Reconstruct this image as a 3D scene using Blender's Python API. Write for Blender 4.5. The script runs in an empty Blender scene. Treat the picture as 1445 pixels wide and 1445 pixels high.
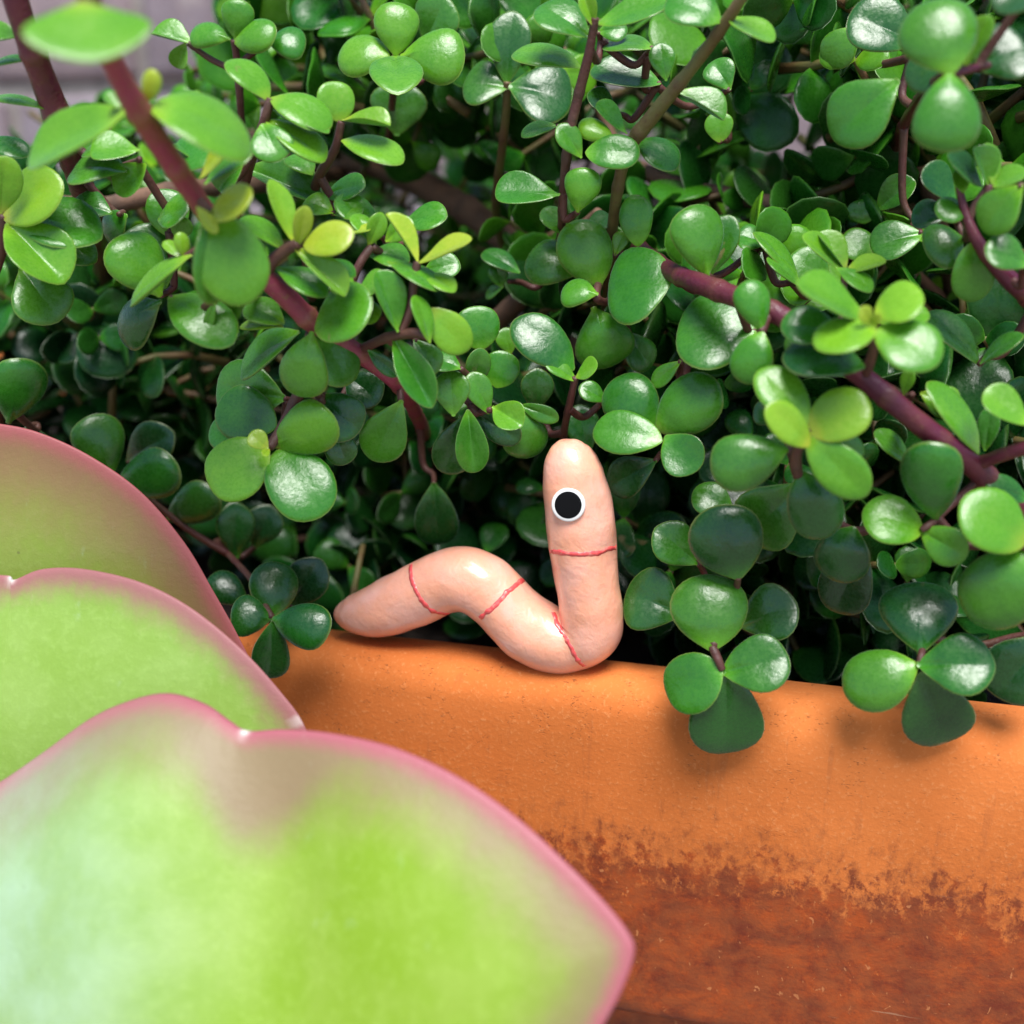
import bpy, bmesh, math, random
import numpy as np
from mathutils import Vector, Matrix, noise
from mathutils.bvhtree import BVHTree

random.seed(7); np.random.seed(7)
scene = bpy.context.scene
COL = scene.collection
R = math.radians

# ------------------------------------------------------------------ camera
FPX = 1565.0                       # focal length in photo pixels (1445 px frame)
YAW, PITCH = R(14.6), R(17.0)
F = Vector((-math.sin(YAW)*math.cos(PITCH), math.cos(YAW)*math.cos(PITCH), -math.sin(PITCH)))
RT = Vector((math.cos(YAW), math.sin(YAW), 0)); UP = RT.cross(F)
def ray(px, py): return F + RT*((px-722.5)/FPX) + UP*((722.5-py)/FPX)
CAM = Vector((0.0, 0.0075, 0.0)) - ray(850, 944)*0.205
cd = bpy.data.cameras.new('camera'); cam = bpy.data.objects.new('camera', cd); COL.objects.link(cam)
m = Matrix((RT, UP, -F)).transposed().to_4x4(); m.translation = CAM; cam.matrix_world = m
cd.sensor_width = 36; cd.lens = 36*FPX/1445; cd.clip_start = 0.005; cd.clip_end = 60
cd.dof.use_dof = True; cd.dof.focus_distance = 0.196; cd.dof.aperture_fstop = 11.5
scene.camera = cam

# ------------------------------------------------------------------ light
SUN_EL, SUN_AZ = R(66), R(158)     # azimuth clockwise from +Y: behind the camera, to its right
w = bpy.data.worlds.new('World'); scene.world = w; w.use_nodes = True
nt = w.node_tree; bg = nt.nodes['Background']
sky = nt.nodes.new('ShaderNodeTexSky'); sky.sky_type = 'NISHITA'; sky.sun_disc = False
sky.sun_elevation = SUN_EL; sky.sun_rotation = SUN_AZ; sky.air_density = 1.0; sky.dust_density = 0.8; sky.ozone_density = 1.0
nt.links.new(sky.outputs[0], bg.inputs[0]); bg.inputs[1].default_value = 0.10
sl = bpy.data.lights.new('sun', 'SUN'); sl.energy = 3.0; sl.angle = R(32); sl.color = (1, .98, .94)
so = bpy.data.objects.new('sun', sl); COL.objects.link(so)
sd = Vector((math.sin(SUN_AZ)*math.cos(SUN_EL), math.cos(SUN_AZ)*math.cos(SUN_EL), math.sin(SUN_EL)))
so.rotation_euler = sd.to_track_quat('Z', 'Y').to_euler(); so.location = (0.3, -0.5, 0.8)
vs = scene.view_settings; vs.view_transform = 'Standard'; vs.look = 'None'; vs.exposure = 0.92; vs.gamma = 1; vs.use_curve_mapping = False
scene.cycles.use_denoising = True; scene.cycles.max_bounces = 10
scene.cycles.sample_clamp_indirect = 6

# ------------------------------------------------------------------ helpers
def P(px, py, y):                  # the point on the ray of a photo pixel that lies y centimetres behind the trough's front face
    d = ray(px, py); return CAM + d*((y*0.01-CAM.y)/d.y)
def depth(p): return (p-CAM).dot(F)
def obj(name, verts, faces, mat, parent=None, smooth=True):
    me = bpy.data.meshes.new(name); me.from_pydata([tuple(v) for v in verts], [], faces); me.update()
    if smooth: me.polygons.foreach_set('use_smooth', [True]*len(me.polygons))
    me.materials.append(mat)
    o = bpy.data.objects.new(name, me); COL.objects.link(o); o.parent = parent
    return o
def tag(o, label, cat=None, group=None, kind=None):
    if label: o['label'] = label
    if cat: o['category'] = cat
    if group: o['group'] = group
    if kind: o['kind'] = kind
    return o
def empty(name, loc):
    o = bpy.data.objects.new(name, None); o.location = loc; o.empty_display_size = .01; COL.objects.link(o); return o
def setpar(o, par):                # keep world placement: every parent here is unrotated and unscaled
    o.parent = par
    if par is not None: o.matrix_parent_inverse = Matrix.Translation(par.location).inverted()
def fattr(o, name, vals):
    a = o.data.attributes.new(name, 'FLOAT', 'POINT'); a.data.foreach_set('value', np.asarray(vals, dtype=np.float32))
def catmull(pts, n):
    out = []; k = len(pts)
    for i in range(k-1):
        a, b, c, d = pts[max(i-1, 0)], pts[i], pts[i+1], pts[min(i+2, k-1)]
        for j in range(n):
            t = j/n
            out.append(tuple(.5*(2*b[q]+(c[q]-a[q])*t+(2*a[q]-5*b[q]+4*c[q]-d[q])*t*t+(3*b[q]-a[q]-3*c[q]+d[q])*t**3) for q in range(len(b))))
    out.append(tuple(pts[-1])); return out
def tube(path, rad, seg, cap=True):
    n = len(path); vs_, fs = [], []
    ref = Vector((.13, .31, .94))
    T = [(path[min(i+1, n-1)]-path[max(i-1, 0)]).normalized() for i in range(n)]
    u = ref.cross(T[0])
    if u.length < .1: u = Vector((1, 0, 0)).cross(T[0])
    for i in range(n):
        u = (u-T[i]*u.dot(T[i])).normalized(); v = T[i].cross(u)
        for k in range(seg):
            a = 2*math.pi*k/seg; vs_.append(path[i]+(u*math.cos(a)+v*math.sin(a))*rad[i])
    for i in range(n-1):
        for k in range(seg):
            k2 = (k+1) % seg; fs.append((i*seg+k, i*seg+k2, (i+1)*seg+k2, (i+1)*seg+k))
    if cap:
        fs.append(tuple(range(seg-1, -1, -1))); fs.append(tuple(range((n-1)*seg, n*seg)))
    return vs_, fs

# ------------------------------------------------------------------ materials
class N:                           # small node-graph writer
    def __init__(s, name):
        s.m = bpy.data.materials.new(name); s.m.use_nodes = True; s.t = s.m.node_tree; s.b = s.t.nodes['Principled BSDF']
    def n(s, typ, **kw):
        x = s.t.nodes.new(typ)
        for k, v in kw.items():
            if k.startswith('i_'):
                key = k[2:]; key = int(key) if key.isdigit() else key
                s.set(x.inputs[key], v)
            else: setattr(x, k, v)
        return x
    def set(s, sock, v):
        if isinstance(v, bpy.types.NodeSocket): s.t.links.new(v, sock)
        else: sock.default_value = v
    def p(s, key, v): s.set(s.b.inputs[key], v)
    def math(s, op, a, b=0.0, c=0.0, clamp=False):
        x = s.n('ShaderNodeMath', operation=op, use_clamp=clamp); s.set(x.inputs[0], a); s.set(x.inputs[1], b); s.set(x.inputs[2], c); return x.outputs[0]
    def mix(s, f, a, b, blend='MIX'):
        x = s.n('ShaderNodeMix', data_type='RGBA', blend_type=blend); s.set(x.inputs[0], f)
        for k, v in ((6, a), (7, b)): s.set(x.inputs[k], v if isinstance(v, bpy.types.NodeSocket) else (*v[:3], 1))
        return x.outputs[2]
    def noise(s, vec, scale, detail=4, rough=.55, dist=0):
        x = s.n('ShaderNodeTexNoise'); s.set(x.inputs['Vector'], vec); s.set(x.inputs['Scale'], scale); x.inputs['Detail'].default_value = detail
        x.inputs['Roughness'].default_value = rough; x.inputs['Distortion'].default_value = dist; return x.outputs[0]
    def mapr(s, v, a, b, c=0, d=1, smooth=True):
        x = s.n('ShaderNodeMapRange', interpolation_type='SMOOTHSTEP' if smooth else 'LINEAR'); s.set(x.inputs[0], v)
        for k, q in ((1, a), (2, b), (3, c), (4, d)): s.set(x.inputs[k], q)
        return x.outputs[0]
    def coord(s, k='Object'): return s.n('ShaderNodeTexCoord').outputs[k]
    def mapping(s, vec, scale): return s.n('ShaderNodeMapping', i_Vector=vec, i_Scale=scale).outputs[0]
    def attr(s, name, typ='GEOMETRY', out=2): return s.n('ShaderNodeAttribute', attribute_name=name, attribute_type=typ).outputs[out]
    def ramp(s, f, stops):
        x = s.n('ShaderNodeValToRGB'); s.set(x.inputs[0], f); e = x.color_ramp.elements
        while len(e) < len(stops): e.new(.5)
        for q, (pos, c) in zip(e, stops): q.position = pos; q.color = (*c, 1)
        return x.outputs[0]
    def bump(s, h, strength, dist):
        x = s.n('ShaderNodeBump'); x.inputs['Strength'].default_value = strength; x.inputs['Distance'].default_value = dist; s.set(x.inputs['Height'], h)
        s.p('Normal', x.outputs[0]); return x

def leaf_material(name, mass):
    k = N(name); geo = k.n('ShaderNodeNewGeometry').outputs['Position']
    if mass: tone, rnd = k.attr('tone'), k.attr('rnd')
    else:
        oi = k.n('ShaderNodeObjectInfo'); sep = k.n('ShaderNodeSeparateColor', i_0=oi.outputs['Color']); tone, rnd = sep.outputs[0], oi.outputs['Random']
    rim, along = k.attr('rim'), k.attr('along')
    n1 = k.noise(geo, 170, 3); n2 = k.noise(geo, 1500, 4, .65)
    t = k.math('ADD', tone, k.math('MULTIPLY', k.math('SUBTRACT', n1, .5), .22))
    t = k.math('ADD', t, k.mapr(along, .32, .02, 0, .22))
    t = k.math('ADD', t, k.math('MULTIPLY', k.math('SUBTRACT', n2, .5), .12), clamp=True)
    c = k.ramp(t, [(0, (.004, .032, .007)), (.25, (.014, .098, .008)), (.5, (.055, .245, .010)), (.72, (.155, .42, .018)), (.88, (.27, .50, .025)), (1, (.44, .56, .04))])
    hs = k.n('ShaderNodeHueSaturation', i_Color=c); k.set(hs.inputs['Hue'], k.mapr(rnd, 0, 1, .485, .508, False)); k.set(hs.inputs['Value'], k.mapr(rnd, 0, 1, 1.15, .85, False))
    c = hs.outputs[0]
    edge = k.mix(.5, c, (.34, .36, .08)); e = k.mapr(rim, .95, 1.0); c = k.mix(k.math('MULTIPLY', e, .12 if mass else .55), c, edge)
    sp = k.mapr(n2, .68, .76); c = k.mix(k.math('MULTIPLY', sp, .25), c, (.32, .38, .10))
    sc_ = k.mapr(k.noise(geo, 90, 3, .7, 1.0), .70, .77); c = k.mix(k.math('MULTIPLY', sc_, .6), c, (.30, .20, .09))
    k.p('Base Color', c); k.p('Roughness', k.mapr(n2, .3, .7, .20, .38)); k.p('Specular IOR Level', .30 if mass else .56)
    if not mass: k.p('Sheen Weight', .26); k.p('Sheen Roughness', .35); k.p('Sheen Tint', (.62, .95, 1.0, 1))
    h = k.math('ADD', k.math('MULTIPLY', k.noise(geo, 420, 3, .65), .6), k.noise(geo, 120, 1))
    bp = k.bump(h, .20, .0012)
    tr = k.n('ShaderNodeBsdfTranslucent'); k.set(tr.inputs[0], k.mix(.5, c, (.28, .50, .02))); mx = k.n('ShaderNodeMixShader'); k.set(mx.inputs[0], k.mapr(tone, .2, .9, .06, .34))
    k.t.links.new(k.b.outputs[0], mx.inputs[1]); k.t.links.new(tr.outputs[0], mx.inputs[2]); k.t.links.new(mx.outputs[0], k.t.nodes['Material Output'].inputs[0])
    return k.m
M_LEAF, M_MASS = leaf_material('leaf_green', False), leaf_material('leaf_green_mass', True)

def stem_material(name, a, b, c3, rough):
    k = N(name); geo = k.n('ShaderNodeNewGeometry').outputs['Position']
    c = k.mix(k.mapr(k.noise(geo, 120, 4), .35, .65), a, b); c = k.mix(k.mapr(k.noise(geo, 700, 4, .7), .56, .72, 0, .8), c, c3)
    nd = k.attr('node'); c = k.mix(k.math('MULTIPLY', nd, .5), c, c3)
    k.p('Base Color', c); k.p('Roughness', rough); k.bump(k.noise(geo, 900, 4, .7), .35, .0008); return k.m
M_RED = stem_material('stem_maroon', (.095, .010, .032), (.12, .018, .028), (.15, .055, .030), .36)
M_PINK = stem_material('stem_pink_brown', (.27, .030, .075), (.24, .055, .050), (.24, .12, .045), .40)
M_TWIG = stem_material('twig_red_brown', (.10, .030, .026), (.11, .05, .03), (.06, .03, .02), .5)
M_BARK = stem_material('bark_brown', (.13, .072, .042), (.19, .10, .058), (.07, .042, .03), .8)
M_OLIVE = stem_material('twig_olive', (.14, .13, .035), (.14, .075, .03), (.10, .045, .025), .5)

def terracotta():
    k = N('terracotta'); co = k.coord(); sep = k.n('ShaderNodeSeparateXYZ', i_0=co); z, x = sep.outputs[2], sep.outputs[0]
    fine = k.noise(co, 1400, 4, .6); med = k.noise(co, 60, 5, .6); big = k.noise(co, 14, 3)
    dry = k.mix(k.mapr(big, .35, .65), (.74, .215, .048), (.58, .145, .026)); dry = k.mix(k.mapr(med, .40, .72, 0, .55), dry, (.54, .15, .03))
    dry = k.mix(k.mapr(fine, .52, .75, 0, .45), dry, (.80, .32, .11))
    dry = k.mix(k.mapr(k.noise(k.mapping(co, (1, 1, .12)), 240, 4, .7), .60, .70, 0, .25), dry, (.34, .09, .028))
    hz = k.noise(k.mapping(co, (1, 1, 1.3)), 90, 6, .75, .4); vt = k.noise(k.mapping(co, (1, 1, .7)), 420, 4, .75, .2)
    wet = k.mix(k.mapr(hz, .36, .66), (.16, .026, .010), (.42, .075, .012)); wet = k.mix(k.mapr(med, .48, .70, 0, .4), wet, (.12, .022, .010))
    wet = k.mix(k.mapr(k.noise(co, 420, 5, .75), .54, .70, 0, .4), wet, (.06, .014, .008))
    wet = k.mix(k.math('MULTIPLY', k.mapr(k.noise(k.mapping(co, (.35, .35, 3)), 260, 5, .8, .4), .60, .70, 0, .6), k.mapr(k.noise(co, 28, 2), .55, .66)), wet, (.42, .23, .13))
    f1 = k.noise(co, 9, 2); f2 = k.noise(co, 75, 3)
    lvl = k.math('ADD', k.math('ADD', z, .0335), k.math('ADD', k.math('MULTIPLY', k.math('SUBTRACT', f1, .5), .010), k.math('ADD', k.math('MULTIPLY', k.math('SUBTRACT', vt, .5), .046), k.math('MULTIPLY', k.math('SUBTRACT', f2, .5), .010))))
    isdry = k.mapr(lvl, -.0045, .0045)
    spk = k.mapr(k.noise(k.mapping(co, (1, 1, .6)), 520, 3, .6), .68, .72); isdry2 = k.math('MAXIMUM', isdry, k.math('MULTIPLY', spk, k.mapr(z, -.075, -.034, .25, .75)))
    c = k.mix(isdry2, wet, dry)
    halo = k.math('MULTIPLY', k.mapr(lvl, .013, .0005), k.mapr(k.noise(co, 260, 4, .7), .34, .62)); c = k.mix(k.math('MULTIPLY', halo, .5), c, (.27, .072, .022))
    sm = k.mapr(k.noise(k.mapping(co, (1, 1, .75)), 700, 2, .5, .6), .68, .72, 0, .6)
    c = k.mix(k.math('MULTIPLY', sm, k.math('SUBTRACT', 1.0, isdry)), c, (.58, .22, .08))
    sx = k.mapr(k.noise(k.mapping(co, (.12, .12, 2.2)), 480, 3, .8), .64, .70, 0, .5); c = k.mix(k.math('MULTIPLY', k.math('MULTIPLY', sx, k.mapr(k.noise(co, 30, 2), .50, .62)), k.math('SUBTRACT', 1.0, isdry)), c, (.46, .27, .16))
    pit = k.n('ShaderNodeTexVoronoi', i_Vector=co, i_Scale=900.0); k.set(pit.inputs['Vector'], k.mix(.004, co, k.n('ShaderNodeTexNoise', i_Scale=500.0).outputs[1])); pd = k.mapr(pit.outputs['Distance'], .10, .30)
    pm = k.math('MULTIPLY', k.mapr(k.noise(co, 190, 3), .50, .60), k.mapr(z, -.030, -.012)); pits = k.math('SUBTRACT', 1.0, k.math('MULTIPLY', k.math('SUBTRACT', 1.0, pd), pm))
    c = k.mix(k.math('MULTIPLY', k.math('SUBTRACT', 1.0, pits), .6), c, (.16, .05, .02))
    k.p('Base Color', c); k.p('Roughness', k.mapr(isdry2, 0, 1, .42, .88)); k.p('Specular IOR Level', .3)
    h = k.math('ADD', k.math('MULTIPLY', fine, .25), k.math('ADD', k.math('MULTIPLY', pits, .9), k.math('MULTIPLY', k.noise(k.mapping(co, (.5, .5, 1)), 200, 4), .3)))
    k.bump(h, .42, .0012); return k.m
M_POT = terracotta()

def clay():
    k = N('pink_clay'); co = k.coord(); n1 = k.noise(co, 110, 3); n2 = k.noise(co, 700, 4, .6)
    c = k.mix(k.mapr(n1, .35, .65), (.90, .40, .25), (.91, .46, .34)); c = k.mix(k.mapr(n2, .55, .8, 0, .4), c, (.72, .27, .17))
    k.p('Base Color', c); k.p('Roughness', .42); k.p('Subsurface Weight', .25); k.p('Subsurface Radius', (1, .35, .2)); k.p('Subsurface Scale', .0018)
    k.p('Coat Weight', .75); k.p('Coat Roughness', .13)
    h = k.math('ADD', k.noise(co, 260, 3, .5, .6), k.math('ADD', k.math('MULTIPLY', n2, .35), k.math('MULTIPLY', k.noise(co, 480, 2, .5, 1.0), .5))); b = k.bump(h, .22, .0011)
    return k.m
M_CLAY = clay()
def plain(name, col, rough, coat=0, var=.15, scale=900, spec=.5):
    k = N(name); co = k.coord(); c = k.mix(k.mapr(k.noise(co, scale, 4), .35, .7, 0, 1), col, tuple(v*(1-var) for v in col))
    k.p('Base Color', c); k.p('Roughness', rough); k.p('Coat Weight', coat); k.p('Specular IOR Level', spec); return k.m
def ink():
    k = N('red_crayon'); co = k.coord(); c = k.mix(k.mapr(k.noise(co, 900, 3, .7), .50, .68, 0, .45), (.82, .085, .085), (.85, .36, .26)); k.p('Base Color', c); k.p('Roughness', .4); k.p('Coat Weight', .6); k.p('Coat Roughness', .15); return k.m
M_LINE = ink()
M_WHITE = plain('white_plastic', (.82, .80, .76), .35, .2, .05)
M_BLACK = plain('black_plastic', (.003, .003, .0035), .7, 0, .2, 900, .12)
def soil_mat():
    k = N('soil'); co = k.coord(); c = k.mix(k.noise(co, 200, 6, .7), (.012, .008, .006), (.06, .038, .025)); k.p('Base Color', c); k.p('Roughness', .95)
    k.bump(k.noise(co, 220, 6, .7), 1, .004); return k.m
M_SOIL = soil_mat()
def brick_mat():
    k = N('mauve_brick'); co = k.coord(); oi = k.n('ShaderNodeObjectInfo').outputs['Random']; geo = k.n('ShaderNodeNewGeometry').outputs['Position']
    c = k.mix(oi, (.29, .215, .22), (.25, .215, .245)); c = k.mix(k.mapr(k.noise(geo, 30, 5, .7), .42, .68), c, (.20, .15, .165)); c = k.mix(k.mapr(k.noise(geo, 12, 4, .7), .58, .7, 0, .6), c, (.46, .38, .34))
    k.p('Base Color', c); k.p('Roughness', .9); k.bump(k.noise(geo, 150, 5, .7), .6, .003); return k.m
M_BRICK = brick_mat()
M_MORTAR = plain('mortar', (.34, .30, .27), .95, 0, .4, 60)
M_GROUND = plain('paving_ground', (.30, .27, .24), .9, 0, .35, 25)

def paddle_mat(name, green, green2, blush, edge, spread):
    k = N(name); geo = k.coord(); rim = k.attr('rim'); fold = k.attr('fold')
    st = k.noise(k.mapping(geo, (1, 1, .3)), 120, 5, .65); n2 = k.noise(geo, 620, 5, .75); n1 = k.noise(geo, 70, 4, .6)
    c = k.mix(k.mapr(n1, .35, .68), green, green2); c = k.mix(k.mapr(n2, .45, .75, 0, .32), c, tuple(min(1, v*1.25+.04) for v in green2))
    rr = k.math('ADD', rim, k.math('ADD', k.math('MULTIPLY', k.math('SUBTRACT', st, .5), .16), k.math('MULTIPLY', k.math('SUBTRACT', n2, .5), .07)))
    rr = k.math('ADD', rr, fold)
    c = k.mix(k.mapr(rr, 1-spread, .985, 0, .9), c, blush); c = k.mix(k.mapr(k.math('ADD', rim, k.math('MULTIPLY', k.math('SUBTRACT', n2, .5), .03)), .925, .995, 0, .85), c, edge)
    chalk = k.mapr(k.noise(k.mapping(geo, (1, 1, .45)), 260, 5, .7), .62, .8, 0, .2); c = k.mix(chalk, c, (.48, .60, .44))
    c = k.mix(k.math('MULTIPLY', k.attr('painted_sheen'), k.mapr(n1, .2, .75, .35, .8)), c, (.44, .62, .52)); c = k.mix(k.attr('scar'), c, (.75, .70, .62))  # pale cyan mask: sky sheen painted into the leaf colour
    dot = k.mapr(k.noise(geo, 520, 1), .80, .83); c = k.mix(k.math('MULTIPLY', dot, .6), c, (.10, .10, .03))
    k.p('Base Color', c); k.p('Roughness', .46); k.p('Specular IOR Level', .34)
    k.bump(k.math('ADD', n2, k.math('MULTIPLY', st, .8)), .18, .0008); return k.m
M_PAD1 = paddle_mat('paddle_leaf_lime', (.19, .315, .014), (.235, .35, .04), (.25, .155, .095), (.38, .085, .125), .30)
M_PAD2 = paddle_mat('paddle_leaf_pale', (.215, .350, .050), (.25, .385, .075), (.29, .19, .11), (.34, .115, .13), .13)
M_PAD3 = paddle_mat('paddle_leaf_blushed', (.18, .30, .022), (.20, .26, .04), (.21, .095, .055), (.33, .08, .09), .44)

# ------------------------------------------------------------------ setting: ground and brick wall behind
GZ = -0.24
g = obj('ground', [(-3, -2, GZ), (3, -2, GZ), (3, 3, GZ), (-3, 3, GZ)], [(0, 1, 2, 3)], M_GROUND, smooth=False); tag(g, None, kind='structure')
WY = 0.58
wall = obj('brick_wall', *(lambda x0, x1, y0, y1, z0, z1: ([(x, y, z) for x in (x0, x1) for y in (y0, y1) for z in (z0, z1)],
    [(0, 1, 3, 2), (4, 6, 7, 5), (0, 4, 5, 1), (2, 3, 7, 6), (1, 5, 7, 3), (0, 2, 6, 4)]))(-1.25, .95, WY+.008, WY+.11, GZ-.01, .50), M_MORTAR, smooth=False)
tag(wall, 'pinkish mauve brick wall standing behind the leafy bush', 'wall')
def brick_mesh():
    bm = bmesh.new(); bmesh.ops.create_cube(bm, size=1); bmesh.ops.scale(bm, vec=(.215, .10, .068), verts=bm.verts)
    bmesh.ops.bevel(bm, geom=list(bm.edges), offset=.007, segments=2, affect='EDGES', profile=.6)
    me = bpy.data.meshes.new('brick'); bm.to_mesh(me); bm.free(); me.materials.append(M_BRICK); me.polygons.foreach_set('use_smooth', [True]*len(me.polygons)); return me
bme = brick_mesh()
for r_ in range(9):
    for c_ in range(9):
        b = bpy.data.objects.new('brick', bme); COL.objects.link(b); setpar(b, wall)
        b.location = (-1.12+c_*.226+(.113 if r_ % 2 else 0), WY+.05+random.uniform(-.003, .003), GZ+.036+.078*r_)
        b.rotation_euler = (random.uniform(-.01, .01), random.uniform(-.008, .008), random.uniform(-.012, .012))

# ------------------------------------------------------------------ terracotta trough
TX0, TX1, TY1 = -0.52, 0.36, 0.33
def trough():
    LB = P(890, 1428, 0).z        # underside of the lip
    prof = []                     # (inset from outer face, z), outside bottom -> up over the rim -> down inside
    prof += [(.030, GZ+.001), (.028, GZ+.003), (.012, LB-.0045), (.010, LB-.0025), (.0010, LB-.001), (.0002, LB+.0005), (0, LB+.0025)]
    prof += [(0, z) for z in np.linspace(LB+.009, -.012, 9)]
    for a in np.linspace(0, math.pi/2, 9)[1:]: prof.append((.0062-.0062*math.cos(a), -.0075+.0075*math.sin(a)))
    for a in np.linspace(math.pi/2, math.pi, 8)[1:]: prof.append((.0105-.0055*math.cos(a), -.006+.006*math.sin(a)))
    prof += [(.017, -.03), (.019, -.20)]
    rc = .035; ring = []
    cs = [(TX1-rc, rc, -90), (TX1-rc, TY1-rc, 0), (TX0+rc, TY1-rc, 90), (TX0+rc, rc, 180)]
    for cx, cy, a0 in cs:
        for j in range(9):
            a = R(a0+j*11.25); ring.append((cx, cy, math.cos(a), math.sin(a), rc))
    dense = []                    # subdivide the long straight runs so that hand-made unevenness shows
    for i, q in enumerate(ring):
        dense.append((q[0]+q[4]*q[2], q[1]+q[4]*q[3], q[2], q[3])); nx = ring[(i+1) % len(ring)]
        a = Vector(dense[-1][:2]); b = Vector((nx[0]+nx[4]*nx[2], nx[1]+nx[4]*nx[3]))
        k = int((b-a).length/.006)
        if k > 2:
            for j in range(1, k): p = a.lerp(b, j/k); dense.append((p.x, p.y, q[2], q[3]))
    n = len(dense); V = []
    for ins, z in prof:
        for (x, y, nx, ny) in dense:
            s = noise.noise(Vector((x*22, y*22, z*30)))*.0006+noise.noise(Vector((x*7, y*7, z*9)))*.0009
            top = max(0, 1+z/.02) if z > -.02 else 0
            V.append((x-nx*ins+nx*s, y-ny*ins+ny*s, z+top*(noise.noise(Vector((x*16, y*16, 3.3)))*.0008)))
    Fc = []
    for i in range(len(prof)-1):
        for k in range(n): k2 = (k+1) % n; Fc.append((i*n+k, i*n+k2, (i+1)*n+k2, (i+1)*n+k))
    Fc.append(tuple(range(n-1, -1, -1))); Fc.append(tuple(range((len(prof)-1)*n, len(prof)*n)))
    return V, Fc
tv, tf = trough()
pot = obj('planter_trough', tv, tf, M_POT)
tag(pot, 'terracotta planter trough with dry orange rim and damp dark lower band', 'planter')
sv, sf = [], []
NX, NY = 70, 26
for j in range(NY+1):
    for i in range(NX+1):
        x = TX0+.0165+(TX1-TX0-.033)*i/NX; y = .0165+(TY1-.033)*j/NY
        sv.append((x, y, -.024+.004*noise.noise(Vector((x*30, y*30, 0)))+.003*noise.noise(Vector((x*110, y*110, 5)))))
for j in range(NY):
    for i in range(NX): a = j*(NX+1)+i; sf.append((a, a+1, a+NX+2, a+NX+1))
soil = obj('soil', sv, sf, M_SOIL); tag(soil, 'dark potting soil filling the terracotta trough', 'soil', kind='stuff')

# ------------------------------------------------------------------ clay worm
WZ = [(96, 797, 6), (104, 798, 30), (125, 800, 54), (165, 802, 82), (230, 796, 106), (310, 780, 124), (390, 747, 128), (470, 705, 131), (550, 664, 134), (635, 652, 137), (715, 676, 136),
      (790, 735, 133), (860, 806, 137), (940, 872, 144), (1035, 916, 138), (1120, 916, 128), (1180, 868, 138), (1186, 775, 141), (1168, 660, 143), (1154, 545, 146), (1141, 435, 147), (1128, 325, 146), (1114, 235, 137), (1107, 172, 126), (1107, 122, 104), (1110, 88, 76), (1113, 70, 44), (1114, 60, 8)]
wz = []
for (cx, cy, r) in WZ:
    px, py = 440+cx*.3322, 600+cy*.3322
    y = .80 - .10*min(1, max(0, (cx-300)/700))
    p = P(px, py, y); wz.append((p.x, p.y, p.z, r*.3322*depth(p)/FPX))
wp = catmull(wz, 9)
path = [Vector(q[:3]) for q in wp]; rad = [max(q[3], .0002) for q in wp]
V, Fc = tube(path, rad, 48)
V2 = []
for i, v in enumerate(V):
    c = path[i//48]; d = (v-c); L = d.length; d.normalize()
    s = noise.noise(v*95)*.00045+noise.noise(v*230+Vector((3, 1, 7)))*.00022
    if L > .001: v = v+d*s
    V2.append(v)
worm = empty('clay_worm', (0, .0075, 0)); tag(worm, 'pink glossy clay worm figurine with one round eye sitting on the planter rim', 'figurine')
body = obj('body', V2, Fc, M_CLAY); setpar(body, worm)
ss = body.modifiers.new('sub', 'SUBSURF'); ss.levels = 1; ss.render_levels = 1
bvh = BVHTree.FromPolygons(V2, Fc)
def on_body(cx, cy):
    d = ray(440+cx*.3322, 600+cy*.3322).normalized(); h = bvh.ray_cast(CAM, d); return h[0], h[1]
LINES = [[(1010, 536), (1050, 541), (1110, 546), (1170, 548), (1220, 542), (1255, 528), (1292, 519)],
         [(716, 822), (745, 792), (780, 765), (815, 725), (845, 695), (880, 668), (908, 648)],
         [(419, 590), (418, 620), (428, 670), (445, 710), (470, 750), (505, 785), (545, 800), (585, 801)],
         [(1027, 795), (1042, 840), (1070, 890), (1095, 935), (1115, 975), (1135, 1005), (1157, 1024)]]
for ln in LINES:
    pts = catmull(ln, 10); pp, nn = [], []
    for i, (cx, cy) in enumerate(pts):
        j = noise.noise(Vector((cx*.03, cy*.03, 2)))*5
        h, n_ = on_body(cx+j, cy+j*.7)
        if h is not None and (not pp or (h-pp[-1]).length < .0025): pp.append(h); nn.append(n_)
    vv, ff = [], []
    for i, p in enumerate(pp):
        t = (pp[min(i+1, len(pp)-1)]-pp[max(i-1, 0)]).normalized(); n_ = nn[i]; s = t.cross(n_).normalized()
        hw = .00052*(1+.7*noise.noise(Vector((i*.22, ln[0][0], 1))))
        for o_, hh in ((-1, -.0003), (-.8, .00003), (.8, .00003), (1, -.0003)): vv.append(p+s*hw*o_+n_*hh)
    for i in range(len(pp)-1):
        for k in range(3): a = i*4+k; ff.append((a, a+1, a+5, a+4))
    setpar(obj('painted_line', vv, ff, M_LINE), worm)
hc, hn = on_body(1090, 338)
view = (CAM-hc).normalized(); en = (hn*.45+view*.55).normalized()
def dome(name, rr, h, off, mat, par):
    ez = en; ex = ez.cross(Vector((0, 0, 1))).normalized(); ey = ez.cross(ex); vv, ff = [], []
    prof = [(1.0, -.0012), (1.0, h*.35), (.97, h*.62), (.92, h*.8), (.8, h*.95), (.5, h), (.2, h*1.03)]
    for a, z in prof:
        for k in range(40): t = 2*math.pi*k/40; vv.append(hc+(ex*math.cos(t)+ey*math.sin(t))*rr*a+ez*(z+off))
    for i in range(len(prof)-1):
        for k in range(40): k2 = (k+1) % 40; ff.append((i*40+k, i*40+k2, (i+1)*40+k2, (i+1)*40+k))
    ff.append(tuple(range((len(prof)-1)*40, len(prof)*40)))
    o = obj(name, vv, ff, mat); return o
px2m = depth(hc)/FPX
eye = dome('eye', 24.0*px2m, .0004, .0000, M_WHITE, None); setpar(eye, worm)
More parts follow.
